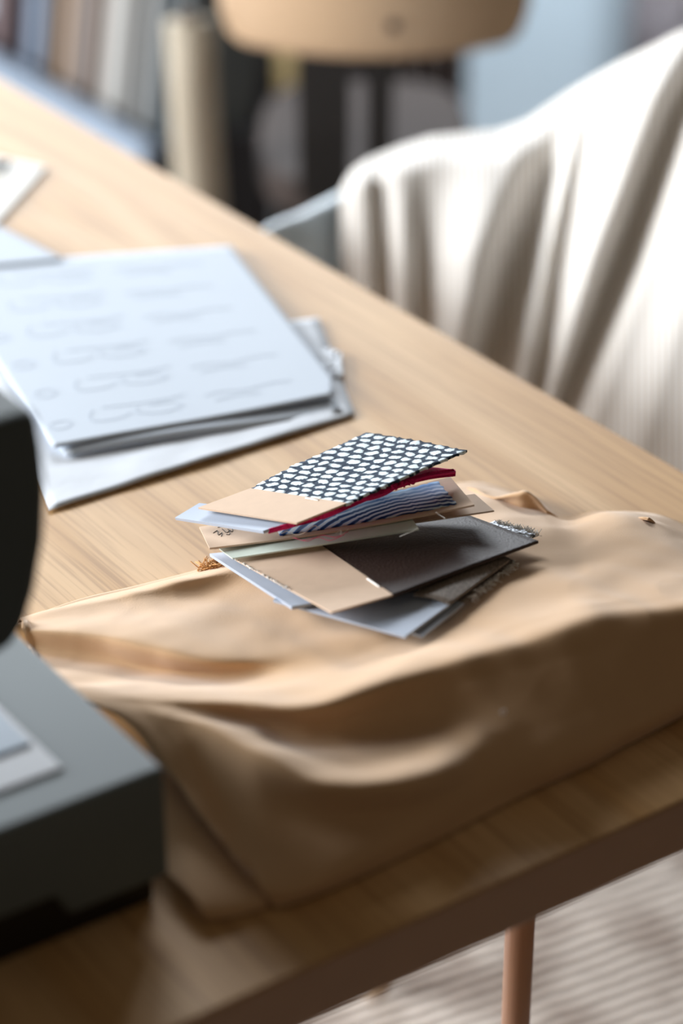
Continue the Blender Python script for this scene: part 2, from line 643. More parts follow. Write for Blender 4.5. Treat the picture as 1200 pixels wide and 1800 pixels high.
# ------------------------------------------------------------------ sewing machine
MC = np.array([-0.0839, 0.9471, TT])          # near right corner of the bed, at the table
E1, E2, Z = -U, -V, np.array([0, 0, 1.0])


def MP(a, b, z):
    return MC + E1 * a + E2 * b + Z * z


def mpix(px, py, a):            # (b, z) of a pixel on the machine plane a = const
    d = ray(px, py)
    o = np.array([0, 0, CAM_Z]) - MC
    t = (a - o @ E1) / (d @ E1)
    q = o + d * t
    return q @ E2, q[2]


sm = empty('sewing_machine', MP(0.09, 0.15, 0))
tag(sm, 'grey sewing machine at the left end of the table, cut by the photo edge', 'sewing machine')
bpy.context.view_layer.update()
BL, BD = 0.40, 0.19
bed_prof = [MP(0, 0, 0.016), MP(0, 0.055, 0.016), MP(0, 0.062, 0.03), MP(0, 0.30, 0.03), MP(0, 0.31, 0.016), MP(0, BL, 0.016), MP(0, BL, 0.08), MP(0, 0, 0.08)]
bed = prism('bed', bed_prof, np.zeros(3), E1 * BD, MBODY, sm)
bev(bed, 0.003, 3)
base = box('base', MP(0.006, 0.006, 0.0), E1 * (BD - 0.012), E2 * (BL - 0.012), Z * 0.03, MBASE, sm, 0.002)
# needle plate with the slide cover set in it
npl = [W(x, y, TT + 0.0805) for x, y in ((112, 1352), (-8, 1222))]
a0 = (npl[0] - MC) @ E1
b0 = (npl[0] - MC) @ E2
plate = box('needle_plate', MP(a0, b0, 0.079), E1 * 0.105, E2 * 0.16, Z * 0.0025, MPLATE, sm, 0.001)
cw = W(55, 1308, TT + 0.082) - MC
cover = box('bobbin_cover', MP(cw @ E1, cw @ E2, 0.0812), E1 * 0.07, E2 * 0.1, Z * 0.0016, MCOVER, sm, 0.0006)
# head
AH = 0.055
pr = [mpix(x, y, AH) for x, y in ((68, 722), (79, 790), (86, 860), (82, 950), (66, 1040), (46, 1105), (22, 1140), (-6, 1156))]
pr2 = pr + [(pr[-1][0] + 0.05, pr[-1][1] - 0.002), (pr[0][0] + 0.12, pr[-1][1] + 0.02), (pr[0][0] + 0.12, pr[0][1]), ]
head = prism('head', [MP(AH, b, z) for b, z in pr2], np.zeros(3), E1 * 0.115, MHEAD, sm)
bev(head, 0.005, 3, 30)
zt = pr[0][1]
arm = box('arm', MP(AH + 0.012, pr[0][0] + 0.115, zt - 0.10), E1 * 0.09, E2 * (BL - pr[0][0] - 0.115), Z * 0.098, MHEAD, sm, 0.006, 3)
pil = box('pillar', MP(AH + 0.005, BL - 0.1, 0.079), E1 * 0.105, E2 * 0.1, Z * (zt - 0.17), MHEAD, sm, 0.006, 3)

# ------------------------------------------------------------------ camel cloth
cloth_cols_px = [
    # far tuck, rim, behind rim, ridge, hollow, before crest, crest, below, hollow, front ridge, lower, bulge, tuck
    [(38, 1092, 0.5), (44, 1086, 8), (58, 1094, 12), (72, 1106, 15), (100, 1150, 6), (135, 1195, 18), (158, 1216, 36), (195, 1240, 40), (225, 1265, 39), (262, 1312, 34), (345, 1425, 22), (435, 1535, 11), (472, 1588, 2)],
    [(140, 1056, 0.5), (146, 1060, 9), (158, 1074, 14), (170, 1114, 19), (180, 1165, 7), (195, 1205, 24), (212, 1219, 40), (232, 1234, 42), (255, 1258, 42), (300, 1300, 38), (370, 1420, 22), (445, 1540, 11), (480, 1592, 2)],
    [(248, 1030, 0.5), (252, 1036, 11), (258, 1064, 13), (262, 1132, 22), (264, 1180, 8), (275, 1212, 27), (285, 1226, 42), (295, 1240, 43), (310, 1256, 44), (345, 1285, 42), (400, 1410, 22), (460, 1550, 12), (492, 1594, 2)],
    [(380, 994, 0.5), (388, 1002, 15), (392, 1046, 13), (388, 1150, 24), (392, 1190, 16), (400, 1218, 32), (410, 1234, 45), (420, 1256, 40), (430, 1276, 38), (450, 1322, 45), (475, 1430, 23), (520, 1552, 12), (540, 1580, 2)],
    [(560, 930, 0.5), (562, 950, 10), (558, 1050, 22), (552, 1130, 28), (550, 1175, 30), (550, 1210, 41), (552, 1240, 49), (556, 1272, 39), (562, 1312, 32), (572, 1372, 41), (590, 1440, 22), (622, 1512, 12), (640, 1538, 2)],
    [(700, 880, 0.5), (705, 900, 10), (710, 1000, 26), (710, 1090, 35), (710, 1130, 37), (710, 1160, 47), (712, 1190, 51), (718, 1232, 42), (726, 1290, 32), (740, 1362, 36), (758, 1410, 22), (776, 1440, 12), (788, 1466, 2)],
    [(820, 850, 0.5), (828, 866, 9), (846, 950, 28), (850, 1030, 38), (850, 1080, 44), (852, 1115, 50), (856, 1146, 53), (866, 1192, 44), (876, 1244, 34), (886, 1296, 28), (900, 1340, 20), (914, 1368, 12), (924, 1396, 2)],
    [(905, 868, 0.5), (925, 886, 8), (952, 930, 26), (962, 1000, 42), (965, 1050, 48), (968, 1085, 53), (972, 1114, 55), (985, 1166, 44), (995, 1216, 34), (1005, 1258, 26), (1015, 1298, 19), (1025, 1325, 12), (1035, 1346, 2)],
    [(985, 910, 0.5), (1000, 920, 18), (1015, 945, 28), (1022, 995, 42), (1025, 1042, 50), (1028, 1072, 54), (1033, 1098, 55), (1044, 1150, 44), (1055, 1198, 34), (1062, 1236, 26), (1070, 1270, 19), (1078, 1298, 12), (1086, 1318, 2)],
    [(1048, 902, 0.5), (1078, 899, 30), (1088, 930, 37), (1090, 985, 43), (1092, 1030, 48), (1094, 1060, 53), (1098, 1084, 54), (1107, 1136, 44), (1116, 1180, 34), (1121, 1214, 26), (1126, 1246, 19), (1131, 1274, 12), (1137, 1292, 2)],
    [(1150, 906, 0.5), (1148, 914, 26), (1160, 945, 36), (1162, 995, 44), (1166, 1030, 50), (1170, 1052, 53), (1175, 1074, 54), (1182, 1116, 44), (1190, 1154, 34), (1196, 1184, 26), (1202, 1212, 19), (1208, 1236, 12), (1214, 1252, 2)],
    [(1222, 935, 0.5), (1224, 955, 24), (1230, 980, 34), (1240, 1010, 44), (1246, 1030, 50), (1250, 1046, 53), (1255, 1064, 54), (1262, 1096, 44), (1268, 1126, 34), (1274, 1154, 26), (1280, 1178, 19), (1286, 1200, 12), (1290, 1214, 2)],
    [(1320, 985, 0.5), (1322, 1000, 18), (1330, 1010, 30), (1335, 1022, 42), (1338, 1034, 48), (1340, 1044, 50), (1344, 1056, 50), (1350, 1076, 42), (1356, 1096, 33), (1362, 1116, 25), (1368, 1136, 18), (1374, 1152, 11), (1378, 1164, 2)],
    [(1392, 1040, 0.5), (1394, 1046, 10), (1398, 1050, 18), (1402, 1056, 24), (1404, 1060, 27), (1406, 1066, 28), (1408, 1072, 28), (1412, 1082, 24), (1416, 1092, 19), (1420, 1104, 14), (1424, 1114, 10), (1428, 1124, 6), (1430, 1130, 2)],
]
cloth_cols_px = [[(x, y, h + (3 if k == 3 and x < 500 else -2 if k == 4 and x < 500 and h > 8 else 3 if k == 9 and 380 < x < 760 else -3 if k in (7, 8) and 400 < x < 740 else 0))
                  for k, (x, y, h) in enumerate(c)] for c in cloth_cols_px]
_A = cloth_cols_px[0]
cloth_cols_px[0] = [(x - (0, 0, 8, 22, 34, 40, 40, 26, 12, 0, 0, 0, 0)[k], y, h) for k, (x, y, h) in enumerate(_A)]
for c in cloth_cols_px[1:4]:
    c[2] = (c[2][0], c[2][1], c[2][2] - 2)
cloth_cols_px.insert(0, [(x - 2, y, max(h - 1.5, 0.5)) if k < 7 else (x + 14, y + 2, max(h - 13, 1)) for k, (x, y, h) in enumerate(cloth_cols_px[0])])
G = loft([[T(*p) for p in c] for c in cloth_cols_px], 260, 168)


def wrinkle(P, k):
    """fine creases, stronger on the top face"""
    v = Vector(P)
    s = V @ P * 1.0
    t = U @ P * 1.0
    a = noise.noise(Vector((s * 18, t * 34, 1.7 + k))) * 0.0022
    a += noise.noise(Vector((s * 60, t * 42, 5.1 + k))) * 0.0007
    r = 1 - abs(noise.noise(Vector((s * 26 + t * 14, t * 22 - s * 9, 9.3 + k)))) * 2
    a += max(r, 0) ** 2 * 0.0003
    return a


def deform(G, k=0, amp=1.0, clamp=True):
    du = np.gradient(G, axis=0)
    dv = np.gradient(G, axis=1)
    N = np.cross(du, dv)
    N /= np.linalg.norm(N, axis=2, keepdims=True) + 1e-12
    if N[..., 2].mean() < 0:
        N = -N
    for i in range(G.shape[0]):
        for j in range(G.shape[1]):
            e = min(1, j / 8, (G.shape[1] - 1 - j) / 8)
            G[i, j] += N[i, j] * wrinkle(G[i, j], k) * e * amp
            if clamp:
                b = (G[i, j] - MC) @ V
                if b < 0.005:
                    G[i, j] += V * (0.005 - b)
            G[i, j, 2] = max(G[i, j, 2], TT + 0.0018)
    return G


G = deform(G)
cl = empty('camel_fabric', T(700, 1250))
tag(cl, 'folded camel brown fabric draped across the table under the swatches', 'fabric')
bpy.context.view_layer.update()
CLOTH = sheet('fabric_top', G, 0.0011, CAMEL, cl)
# the layer folded back under the bottom left of the bundle
und = [
    [(262, 1290, 12.0), (262, 1340, 14.0), (268, 1400, 13.5), (278, 1470, 11.0), (296, 1540, 8.0), (318, 1590, 6), (330, 1606, 1.6)],
    [(275, 1292, 13.0), (292, 1350, 15.0), (306, 1410, 14.5), (322, 1480, 13.0), (342, 1550, 10.5), (356, 1600, 6.5), (362, 1618, 1.6)],
    [(300, 1300, 12.0), (330, 1370, 13.0), (352, 1430, 12.5), (376, 1490, 11.0), (396, 1550, 9.0), (408, 1592, 6.0), (412, 1612, 1.6)],
    [(330, 1320, 8.0), (370, 1400, 8.0), (402, 1460, 7.5), (430, 1510, 7.0), (452, 1550, 6.0), (466, 1578, 5), (470, 1594, 1.6)],
]
Gu = loft([[T(*p) for p in c] for c in und], 50, 60)
Gu = deform(Gu, 3, 0.5)
sheet('folded_layer', Gu, 0.0011, CAMEL, cl)
# corner that stands up behind the swatches
fl = [
    [(812, 862, 1.6), (822, 858, 6), (840, 862, 9), (858, 880, 5), (872, 905, 2)],
    [(850, 876, 1.6), (862, 875, 13), (872, 880, 10), (886, 898, 5), (903, 926, 2)],
    [(905, 868, 1.6), (905, 866, 21), (911, 882, 16), (920, 903, 8), (932, 928, 2)],
    [(938, 872, 1.6), (930, 865, 23), (940, 882, 17), (952, 902, 9), (966, 924, 3)],
    [(985, 912, 1.6), (962, 898, 12), (966, 908, 9), (976, 920, 6), (988, 934, 6)],
]
Gf = loft([[T(*p) for p in c] for c in fl], 50, 24)
sheet('raised_corner', Gf, 0.0011, CAMEL, cl)
fl = [
    [(1098, 918, 20), (1110, 914, 26), (1124, 914, 27), (1132, 926, 24)],
    [(1135, 924, 12), (1136, 911, 36), (1148, 922, 29), (1154, 938, 24)],
    [(1172, 935, 6), (1160, 925, 26), (1164, 932, 26), (1172, 948, 24)],
    [(1225, 960, 5), (1208, 952, 22), (1210, 956, 23), (1216, 966, 24)],
]
Gf = loft([[T(*p) for p in c] for c in fl], 40, 16)
sheet('raised_fold', Gf, 0.0011, CAMEL, cl)
random.seed(4)
fr = []
for i in range(60):
    t = random.random()
    p0 = T(352 + 40 * t, 1001 - 6 * t, 6 + 4 * t)
    q = [p0 + np.array([random.uniform(-1, 1), random.uniform(-1, 1), random.uniform(-.4, 1)]) * 0.0022 * k for k in range(4)]
    fr.append(q)
tubes('frayed_edge', fr, 0.00035, FRAY, cl, 4)
fr = []
for i in range(6):
    a = i * 1.0
    p0 = D(884, 1250, (T(884, 1250, 36))[1])
    fr.append([p0 + np.array([math.cos(a + k * 0.7) * 0.0015, -0.001, math.sin(a + k * .9) * 0.0018]) for k in range(4)])
tubes('lint', fr, 0.0002, THREAD, cl, 4)


# ------------------------------------------------------------------ fabric sample cards
def quad(p, nu=24, nv=14, bend=0.0, bendv=0.0):
    """p: four table points (a0: u0v0, a1: u1v0, a2: u1v1, a3: u0v1)"""
    P = [T(*q) for q in p]
    g = np.zeros((nu + 1, nv + 1, 3))
    for i in range(nu + 1):
        for j in range(nv + 1):
            u, v = i / nu, j / nv
            g[i, j] = P[0] * (1 - u) * (1 - v) + P[1] * u * (1 - v) + P[2] * u * v + P[3] * (1 - u) * v
            g[i, j, 2] += bend * math.sin(math.pi * u) / 1000 + bendv * math.sin(math.pi * v) / 1000
    return g


def staple(g, u, v, du, dv, parent):
    a = grid_at(g, u, v) + Z * 0.0003
    b = grid_at(g, u + du, v + dv) + Z * 0.0003
    tubes('staple', [[a - Z * 0.001, a, b, b - Z * 0.001]], 0.00042, STAPLE, parent, 6)


def card(base, label, group='fabric sample cards'):
    e = empty('swatch_card', base)
    tag(e, label, 'fabric sample', group)
    bpy.context.view_layer.update()
    return e


GRP = 'fabric sample cards stacked on the cloth'
# lowest card: pale blue-grey header, felt with frayed edge
c = card(T(760, 1080, 36), 'lowest sample card, its pale grey tip peeking out at the front right of the stack', GRP)
g = quad([(640, 1085, 41), (742, 1118, 44), (815, 1060, 44), (715, 1030, 41)], bend=0)
sheet('header', g, 0.0014, GREYCARD, c, smooth=False)
g = quad([(813, 1061, 44), (905, 986, 42), (850, 960, 40), (718, 1032, 41)])
sheet('fabric', g, 0.0014, TAUPE, c)
random.seed(8)
fr = []
for i in range(150):
    t = random.random() ** 0.8
    p0 = T(822 + 82 * t, 1052 - 64 * t, 44 - 2 * t)
    q = [p0]
    for k in range(4):
        q.append(q[-1] + np.array([random.uniform(-.8, 1.4), random.uniform(-1.2, .6), random.uniform(-.6, .6)]) * 0.0015)
    fr.append(q)
tubes('frayed_edge', fr, 0.00016, THREAD, c, 4)

c = card(T(640, 1080, 40), 'sample card with a pale blue-grey header and taupe felt under the dark card', GRP)
g = quad([(480, 1054, 38), (712, 1118, 46.5), (792, 1060, 46.5), (560, 1000, 32)], bend=0)
sheet('header', g, 0.0016, GREYCARD, c, smooth=False)
g = quad([(726, 1045, 47), (790, 1061, 47.2), (895, 984, 47), (820, 965, 45)], bend=1.5)
sheet('fabric', g, 0.0014, TAUPE, c)

# grey-blue card at the left with thick white edge, glitter sample
c = card(T(460, 1020, 30), 'blue-grey sample card with a thick pale edge and a silver glitter corner', GRP)
g = quad([(368, 973, 22), (512, 1066, 42), (548, 1060, 43), (450, 965, 26)])
sheet('header', g, 0.002, GREYCARD, c, smooth=False)
g = quad([(560, 1040, 44), (900, 958, 46), (947, 938, 45), (870, 915, 38)], bend=0)
sheet('fabric', g, 0.0012, GLITTER, c)
fr = []
for i in range(200):
    t = random.random()
    p0 = T(874 + 72 * t, 918 + 20 * t + random.uniform(-1, 3), 43 + 3 * t)
    fr.append([p0, p0 + np.array([random.uniform(-1, 1), random.uniform(-.5, 1), random.uniform(-.2, 1)]) * 0.0025])
tubes('frayed_edge', fr, 0.0002, THREAD, c, 4)

# kraft header with dark leatherette
c = card(T(650, 1010, 40), 'kraft sample card with a wide dark brown grained leatherette piece', GRP)
pA, pB, pC, pD = (412, 982, 31), (582, 1076, 52), (690, 1045, 53.5), (560, 955, 40)
g = quad([pA, pB, pC, pD], 30, 30, bend=0)
sheet('header', g, 0.0011, KRAFT, c, smooth=False)
gl = quad([(556, 952, 39.5), (686, 1046, 53), (946, 949, 51), (800, 895, 38)], 40, 24)
for i in range(41):
    for j in range(25):
        gl[i, j, 2] += 0.002 * math.sin(math.pi * j / 24) * math.sin(math.pi * i / 40)
gl[:, :, 2] -= 0.0006
sheet('fabric', gl, 0.0016, LEATHER, c)
staple(g, 0.70, 0.965, 0.16, 0.005, c)
random.seed(3)
fr = []
for i in range(60):
    t = random.random() * 0.62
    p0 = grid_at(g, t, 0.0) + Z * 0.0002
    fr.append([p0, p0 + np.array([random.uniform(-1, .3), random.uniform(-1, .3), random.uniform(-.2, .5)]) * 0.0016])
tubes('torn_edge', fr, 0.00035, THREAD, c, 4)

# bare kraft card under the blue one
c = card(T(760, 905, 48), 'plain kraft sample card showing its far corner beneath the blue print', GRP)
g = quad([(376, 963, 33), (868, 897, 61), (834, 868, 54), (420, 920, 29)], 30, 12, bend=-1)
sheet('header', g, 0.001, KRAFT, c, smooth=False)
# mint card
c = card(T(560, 950, 44), 'pale mint sample card, a long thin strip showing at the middle of the stack', GRP)
g = quad([(408, 981, 35.5), (736, 930, 57.5), (722, 908, 57), (385, 964, 33.5)], 30, 10, bend=0)
sheet('header', g, 0.0009, MINT, c, smooth=False)

# blue print card
c = card(T(600, 910, 48), 'kraft sample card with a blue and white wavy print', GRP)
eA, eB, eC, eD = (368, 963, 37), (833, 887, 68), (791, 838, 60), (350, 926, 32)
ge = quad([eA, eB, eC, eD], 40, 14, bend=-2.5)
sheet('header', ge, 0.0011, KRAFT, c, smooth=False)


def sub(g, u0, u1, v0, v1, nu=30, nv=12, lift=0.0004, jag=0.0, seed=0):
    rnd = random.Random(seed)
    out = np.zeros((nu + 1, nv + 1, 3))
    for i in range(nu + 1):
        ja, jb = rnd.uniform(0, jag), rnd.uniform(0, jag)
        for j in range(nv + 1):
            jc = jag * 0.12 * math.sin(j * 2.3) if i == nu else 0
            u = u0 + (u1 - u0) * i / nu + jc
            v = v0 + ja + (v1 - jb - v0 - ja) * j / nv
            out[i, j] = grid_at(g, u, v) + Z * lift
    return out


gb = sub(ge, 0.275, 0.945, 0.10, 0.95, 60, 12, 0.0005, 0.035, 2)
sheet('fabric', gb, 0.0004, BLUEP, c)
marks = [[(0.035, 0.62), (0.055, 0.70), (0.05, 0.5), (0.068, 0.58), (0.058, 0.42)],
         [(0.075, 0.75), (0.085, 0.55), (0.098, 0.62), (0.092, 0.46), (0.08, 0.48)],
         [(0.062, 0.84), (0.09, 0.86)], [(0.10, 0.75), (0.113, 0.72), (0.108, 0.56), (0.095, 0.70)]]
tubes('handwriting', [smoothpts([grid_at(ge, u + 0.005, v) + Z * 0.0002 for u, v in mk], 14) for mk in marks], 0.00022, INK, c, 4)
for th_ in [smoothpts([T(494, 938, 47), T(505, 934, 48), T(520, 940, 49), T(535, 936, 53), T(552, 924, 56), T(562, 930, 53)], 24),
                       smoothpts([T(735, 927, 64), T(725, 934, 62), T(712, 939, 60), T(702, 943, 57)], 16),
                       smoothpts([T(766, 900, 67), T(772, 905, 66), T(779, 909, 66), T(782, 912, 66)], 10),
                       smoothpts([T(590, 938, 57), T(598, 932, 58), T(600, 940, 58), T(612, 930, 59)], 12)]:
    tubes('loose_thread', [th_], 0.00018, THREAD, c, 4)
for th_ in [smoothpts([T(515, 945, 48), T(540, 951, 50), T(565, 941, 52), T(590, 944, 54), T(612, 934, 57)], 24),
                      smoothpts([T(530, 950, 49), T(560, 945, 51), T(580, 950, 52), T(605, 940, 55)], 16)]:
    tubes('pink_thread', [th_], 0.0002, PTHREAD, c, 4)

# blue-grey card below the top one, magenta yarn
c = card(T(420, 915, 46), 'pale blue-grey sample card with magenta yarn, just under the top card', GRP)
g = quad([(307, 910, 40), (462, 933, 60), (540, 908, 64), (350, 884, 46)], 20, 10)
sheet('header', g, 0.0018, GREYCARD, c, smooth=False)
gm = loft([[T(*p) for p in cc] for cc in [
    [(470, 930, 60.5), (520, 912, 62), (560, 890, 63)],
    [(540, 912, 64), (570, 902, 66), (590, 880, 66)],
    [(610, 888, 68), (625, 880, 70), (640, 862, 68)],
    [(680, 866, 72), (690, 852, 74), (690, 838, 70)],
    [(745, 843, 73), (748, 836, 76), (746, 822, 70)],
    [(800, 832, 71), (801, 829, 72), (799, 825, 70)]]], 60, 10)
sheet('fabric', gm, 0.003, MAGENTA, c)
fr = []
random.seed(11)
for i in range(14):
    x = random.uniform(690, 722)
    y0 = 858 - (x - 690) * 0.35
    fr.append(smoothpts([T(x, y0 - 16, 76), T(x + random.uniform(-6, 6), y0 - 4, 76), T(x + random.uniform(-8, 8), y0 + 4, 74), T(x + random.uniform(-8, 8), y0 - 6, 77)], 10))
tubes('yarn_tuft', fr, 0.0006, MAGENTA, c, 5)

# top card
c = card(T(580, 830, 52), 'topmost sample card with a kraft header and nubby navy and white woven fabric', GRP)
g = quad([(348, 892, 50), (521, 919, 68), (609, 884, 74), (440, 858, 56)], 20, 12, bend=0)
g[:, :, 2] += 0
sheet('header', g, 0.0011, KRAFT, c, smooth=False)
gt = loft([[T(*p) for p in cc] for cc in [
    [(436, 861, 55), (520, 874, 64), (607, 887, 73)],
    [(500, 826, 60), (588, 842, 69), (672, 856, 79)],
    [(575, 792, 64), (665, 808, 73), (748, 822, 82)],
    [(645, 760, 66), (732, 774, 74), (820, 792, 82)]]], 60, 30)
random.seed(2)
for i in range(61):
    for j in range(31):
        gt[i, j] += Z * noise.noise(Vector((i * .5, j * .6, 0))) * 0.0006
        if j in (0, 30) or i == 60:
            gt[i, j] += np.array([random.uniform(-1, 1), random.uniform(-1, 1), 0]) * 0.0008
sheet('fabric', gt, 0.0013, BOUCLE, c)
staple(g, 0.62, 0.93, 0.13, 0.0, c)

# ------------------------------------------------------------------ papers


def paper(name, p, label, m, mmbend=0, thick=0.0003, nu=30, nv=30, cat='paper', group=None, mod=None):
    g = quad(p, nu, nv)
    for i in range(nu + 1):
        for j in range(nv + 1):
            if mod:
                g[i, j, 2] += mod(i / nu, j / nv)
    o = sheet(name, g, thick, m)
    tag(o, label, cat, group)
    return o, g


# tissue pattern at the bottom of the pile (u: left to right, v: front to back)
paper('tissue_paper', [(86, 899, 0.8), (624, 731, 1.0), (560, 560, 2), (-30, 640, 2)],
      'crumpled off-white tissue sheet at the bottom of the paper pile', TISSUE, thick=0.0004,
      mod=lambda u, v: 0.0015 * max(0, math.sin(u * math.pi)) * (1 - v) + 0.0008 + 0.0008 * noise.noise(Vector((u * 7, v * 7, 0))))
paper('tissue_scrap', [(545, 670, 3.2), (604, 660, 4), (600, 618, 4), (550, 606, 3)],
      'small crinkled tissue scrap poking out right of the drawn papers', TISSUE, thick=0.0004,
      mod=lambda u, v: 0.0025 * noise.noise(Vector((u * 6, v * 6, 3))))
paper('paper_sheet', [(116, 800, 5), (604, 722, 4), (409, 434, 4), (-110, 470, 4)],
      'white sheet directly under the drawn pattern page', PAPER, thick=0.0012,
      mod=lambda u, v: 0.0015 * (1 - v) * math.sin(u * 5))
paper('paper_sheet', [(-150, 480, 8.4), (112, 455, 8.4), (-20, 388, 7.5), (-230, 410, 7.5)],
      'bluish white sheet corner behind the drawn page at the left photo edge', PAPER, thick=0.0004)
# drawn page: clipped at its near right corner
g0 = quad([(94, 787, 7.5), (606, 690, 7.4), (405, 432, 6.6), (-116, 468, 6.6)], 60, 60)
k = len(g0)
for i in range(61):
    for j in range(61):
        u, v = i / 60, j / 60
        g0[i, j, 2] += 0.0006 * math.sin(u * 6 + 1) * (1 - v)
        du = u - (1 - 0.075)
        lim = 0.075 * max(0, du) / 0.075
        if v < lim:                                   # curled, worn corner
            pass
vs = []
o = sheet('pattern_page', g0, 0.0010, PAPER)
bm = bmesh.new()
bm.from_mesh(o.data)
# cut the worn corner off with a slanting plane
pa, pb = grid_at(g0, 0.955, 0.0), grid_at(g0, 1.0, 0.10)
dcut = pb - pa
nrm = np.cross(dcut, Z)
if nrm @ (grid_at(g0, 1, 0) - pa) < 0:
    nrm = -nrm
geo = bm.verts[:] + bm.edges[:] + bm.faces[:]
bmesh.ops.bisect_plane(bm, geom=geo, plane_co=tuple(pa), plane_no=tuple(nrm / np.linalg.norm(nrm)), clear_outer=True)
bmesh.ops.holes_fill(bm, edges=[e for e in bm.edges if e.is_boundary])
bm.to_mesh(o.data)
bm.free()
tag(o, 'white page with faint pencil drawn garment patterns, topmost of the paper pile', 'paper')


def stroke(pts, n=20):
    P = smoothpts([np.array([a, b, 0.0]) for a, b in pts], n)
    return [grid_at(g0, p[0], p[1]) + Z * 0.0003 for p in P]


st = []
for r_ in range(6):
    v = 0.085 + r_ * 0.155
    s = 0.02 * math.sin(r_ * 1.3)
    st.append(stroke([(0.02 + s, v + .01), (0.04 + s, v - .012), (0.08 + s, v - .012), (0.10 + s, v + .012), (0.06 + s, v + .02), (0.03 + s, v + .012)]))
    st.append(stroke([(0.19 + s, v + .045), (0.165 + s, v + .02), (0.175 + s, v - .008), (0.25 + s, v - .012), (0.30 + s, v + .005)]))
    st.append(stroke([(0.33 + s, v + .03), (0.32 + s, v), (0.40 + s, v - .018), (0.47 + s, v), (0.44 + s, v + .025), (0.37 + s, v + .028)]))
    st.append(stroke([(0.22 + s, v + .05), (0.38 + s, v + .042), (0.50 + s, v + .05)]))
    st.append(stroke([(0.56 + s, v + .028), (0.62 + s, v + .036), (0.70 + s, v + .024), (0.78 + s, v + .034), (0.86 + s, v + .028)]))
    st.append(stroke([(0.58 + s, v - .004), (0.66 + s, v + .004), (0.74 + s, v - .006)]))
tubes('pencil_drawing', st, 0.00015, PENCIL, o, 4)
paper('paper_sheet', [(-60, 420, 3), (-4, 388, 3), (82, 293, 3), (-20, 272, 3)],
      'small warm white sheet alone on the table at the far left', mat('warm_white_paper', srgb(238, 236, 230), 0.7), thick=0.002)
o = box('black_pen', T(-60, 292, 6), (0.035, -0.008, 0), (0.004, 0.006, 0), (0, 0, 0.006), BLACK, bevel=0.001)
tag(o, 'dark object tip on the small white sheet at the photo edge', 'pen')

# ------------------------------------------------------------------ pale blue armchair with draped linen
ch = empty('armchair', (0.28, 2.0, 0.0))
tag(ch, 'pale blue plastic armchair mostly hidden by the draped striped linen', 'chair')
bpy.context.view_layer.update()
# shell: loft of columns running from seat up to the rim, around left arm, back, right arm
rim = [D(440, 448, 1.93), D(505, 402, 1.97), D(560, 380, 2.00), D(620, 350, 2.04), D(700, 312, 2.12), D(860, 268, 2.20), D(1010, 205, 2.22), D(1130, 150, 2.20), D(1250, 130, 2.12), D(1330, 180, 1.98)]
shell_cols = []
cen = np.array([0.22, 1.93, 0.45])
for i, p in enumerate(rim):
    out = p - cen
    out[2] = 0
    out /= np.linalg.norm(out)
    z1 = p[2]
    f = p + out * 0.022
    shell_cols.append([f - Z * 0.028, f - Z * 0.004, p + out * 0.012 + Z * 0.004, p - out * 0.004 - Z * 0.003, p - out * 0.026 - Z * 0.030,
                       p * 0.85 + cen * 0.15 - Z * (z1 - 0.50) * 0.6,
                       np.array([p[0] * .6 + cen[0] * .4, p[1] * .6 + cen[1] * .4, 0.455]),
                       np.array([p[0] * .12 + cen[0] * .88, p[1] * .12 + cen[1] * .88, 0.44])])
Gs = loft(shell_cols, 90, 40)
sheet('shell', Gs, 0.005, SHELL, ch)
for sx, sy in ((-1, -1), (1, -1), (-1, 1), (1, 1)):
    p1 = cen + np.array([sx * 0.10, sy * 0.10, -0.012])
    p0 = cen + np.array([sx * 0.19, sy * 0.19, -0.4372])
    tubes('leg', [p0, p1] and [[p0, p1]], 0.010, PLY, ch, 12)

# linen
knots = [   # (x at py 250 / 450 / 650), (push-out in mm at the same)
    ((590, 590, 590), (0, 0, 0)), ((640, 645, 655), (8, 16, 14)), ((655, 668, 690), (6, 0, 2)), ((700, 712, 715), (12, 18, 18)),
    ((765, 745, 738), (10, 4, 2)), ((905, 835, 800), (20, 32, 28)), ((985, 925, 868), (-6, -14, -12)), ((1010, 962, 925), (14, 12, 14)),
    ((1022, 982, 950), (8, 0, -4)), ((1120, 1045, 985), (28, 27, 16)), ((1172, 1097, 1012), (-8, -13, -10)), ((1220, 1155, 1085), (14, 20, 26)),
    ((1330, 1240, 1180), (30, 34, 42)), ((1700, 1600, 1500), (50, 64, 70))]


def fold(px, py):
    t = (py - 250) / 200
    xs, hs = [], []
    for xx, hh in knots:
        a, b, c_ = xx
        xs.append(a + (b - a) * t if t < 1 else b + (c_ - b) * (t - 1))
        hs.append(float(np.interp(t, (0, 1, 2), hh)))
    for q in range(1, len(xs)):
        xs[q] = max(xs[q], xs[q - 1] + 6)
    x = min(max(px, xs[0]), xs[-1] - 1e-3)
    k = max(q for q in range(len(xs)) if xs[q] <= x)
    f = (x - xs[k]) / (xs[k + 1] - xs[k])
    f = f * f * (3 - 2 * f)
    return hs[k] * (1 - f) + hs[k + 1] * f


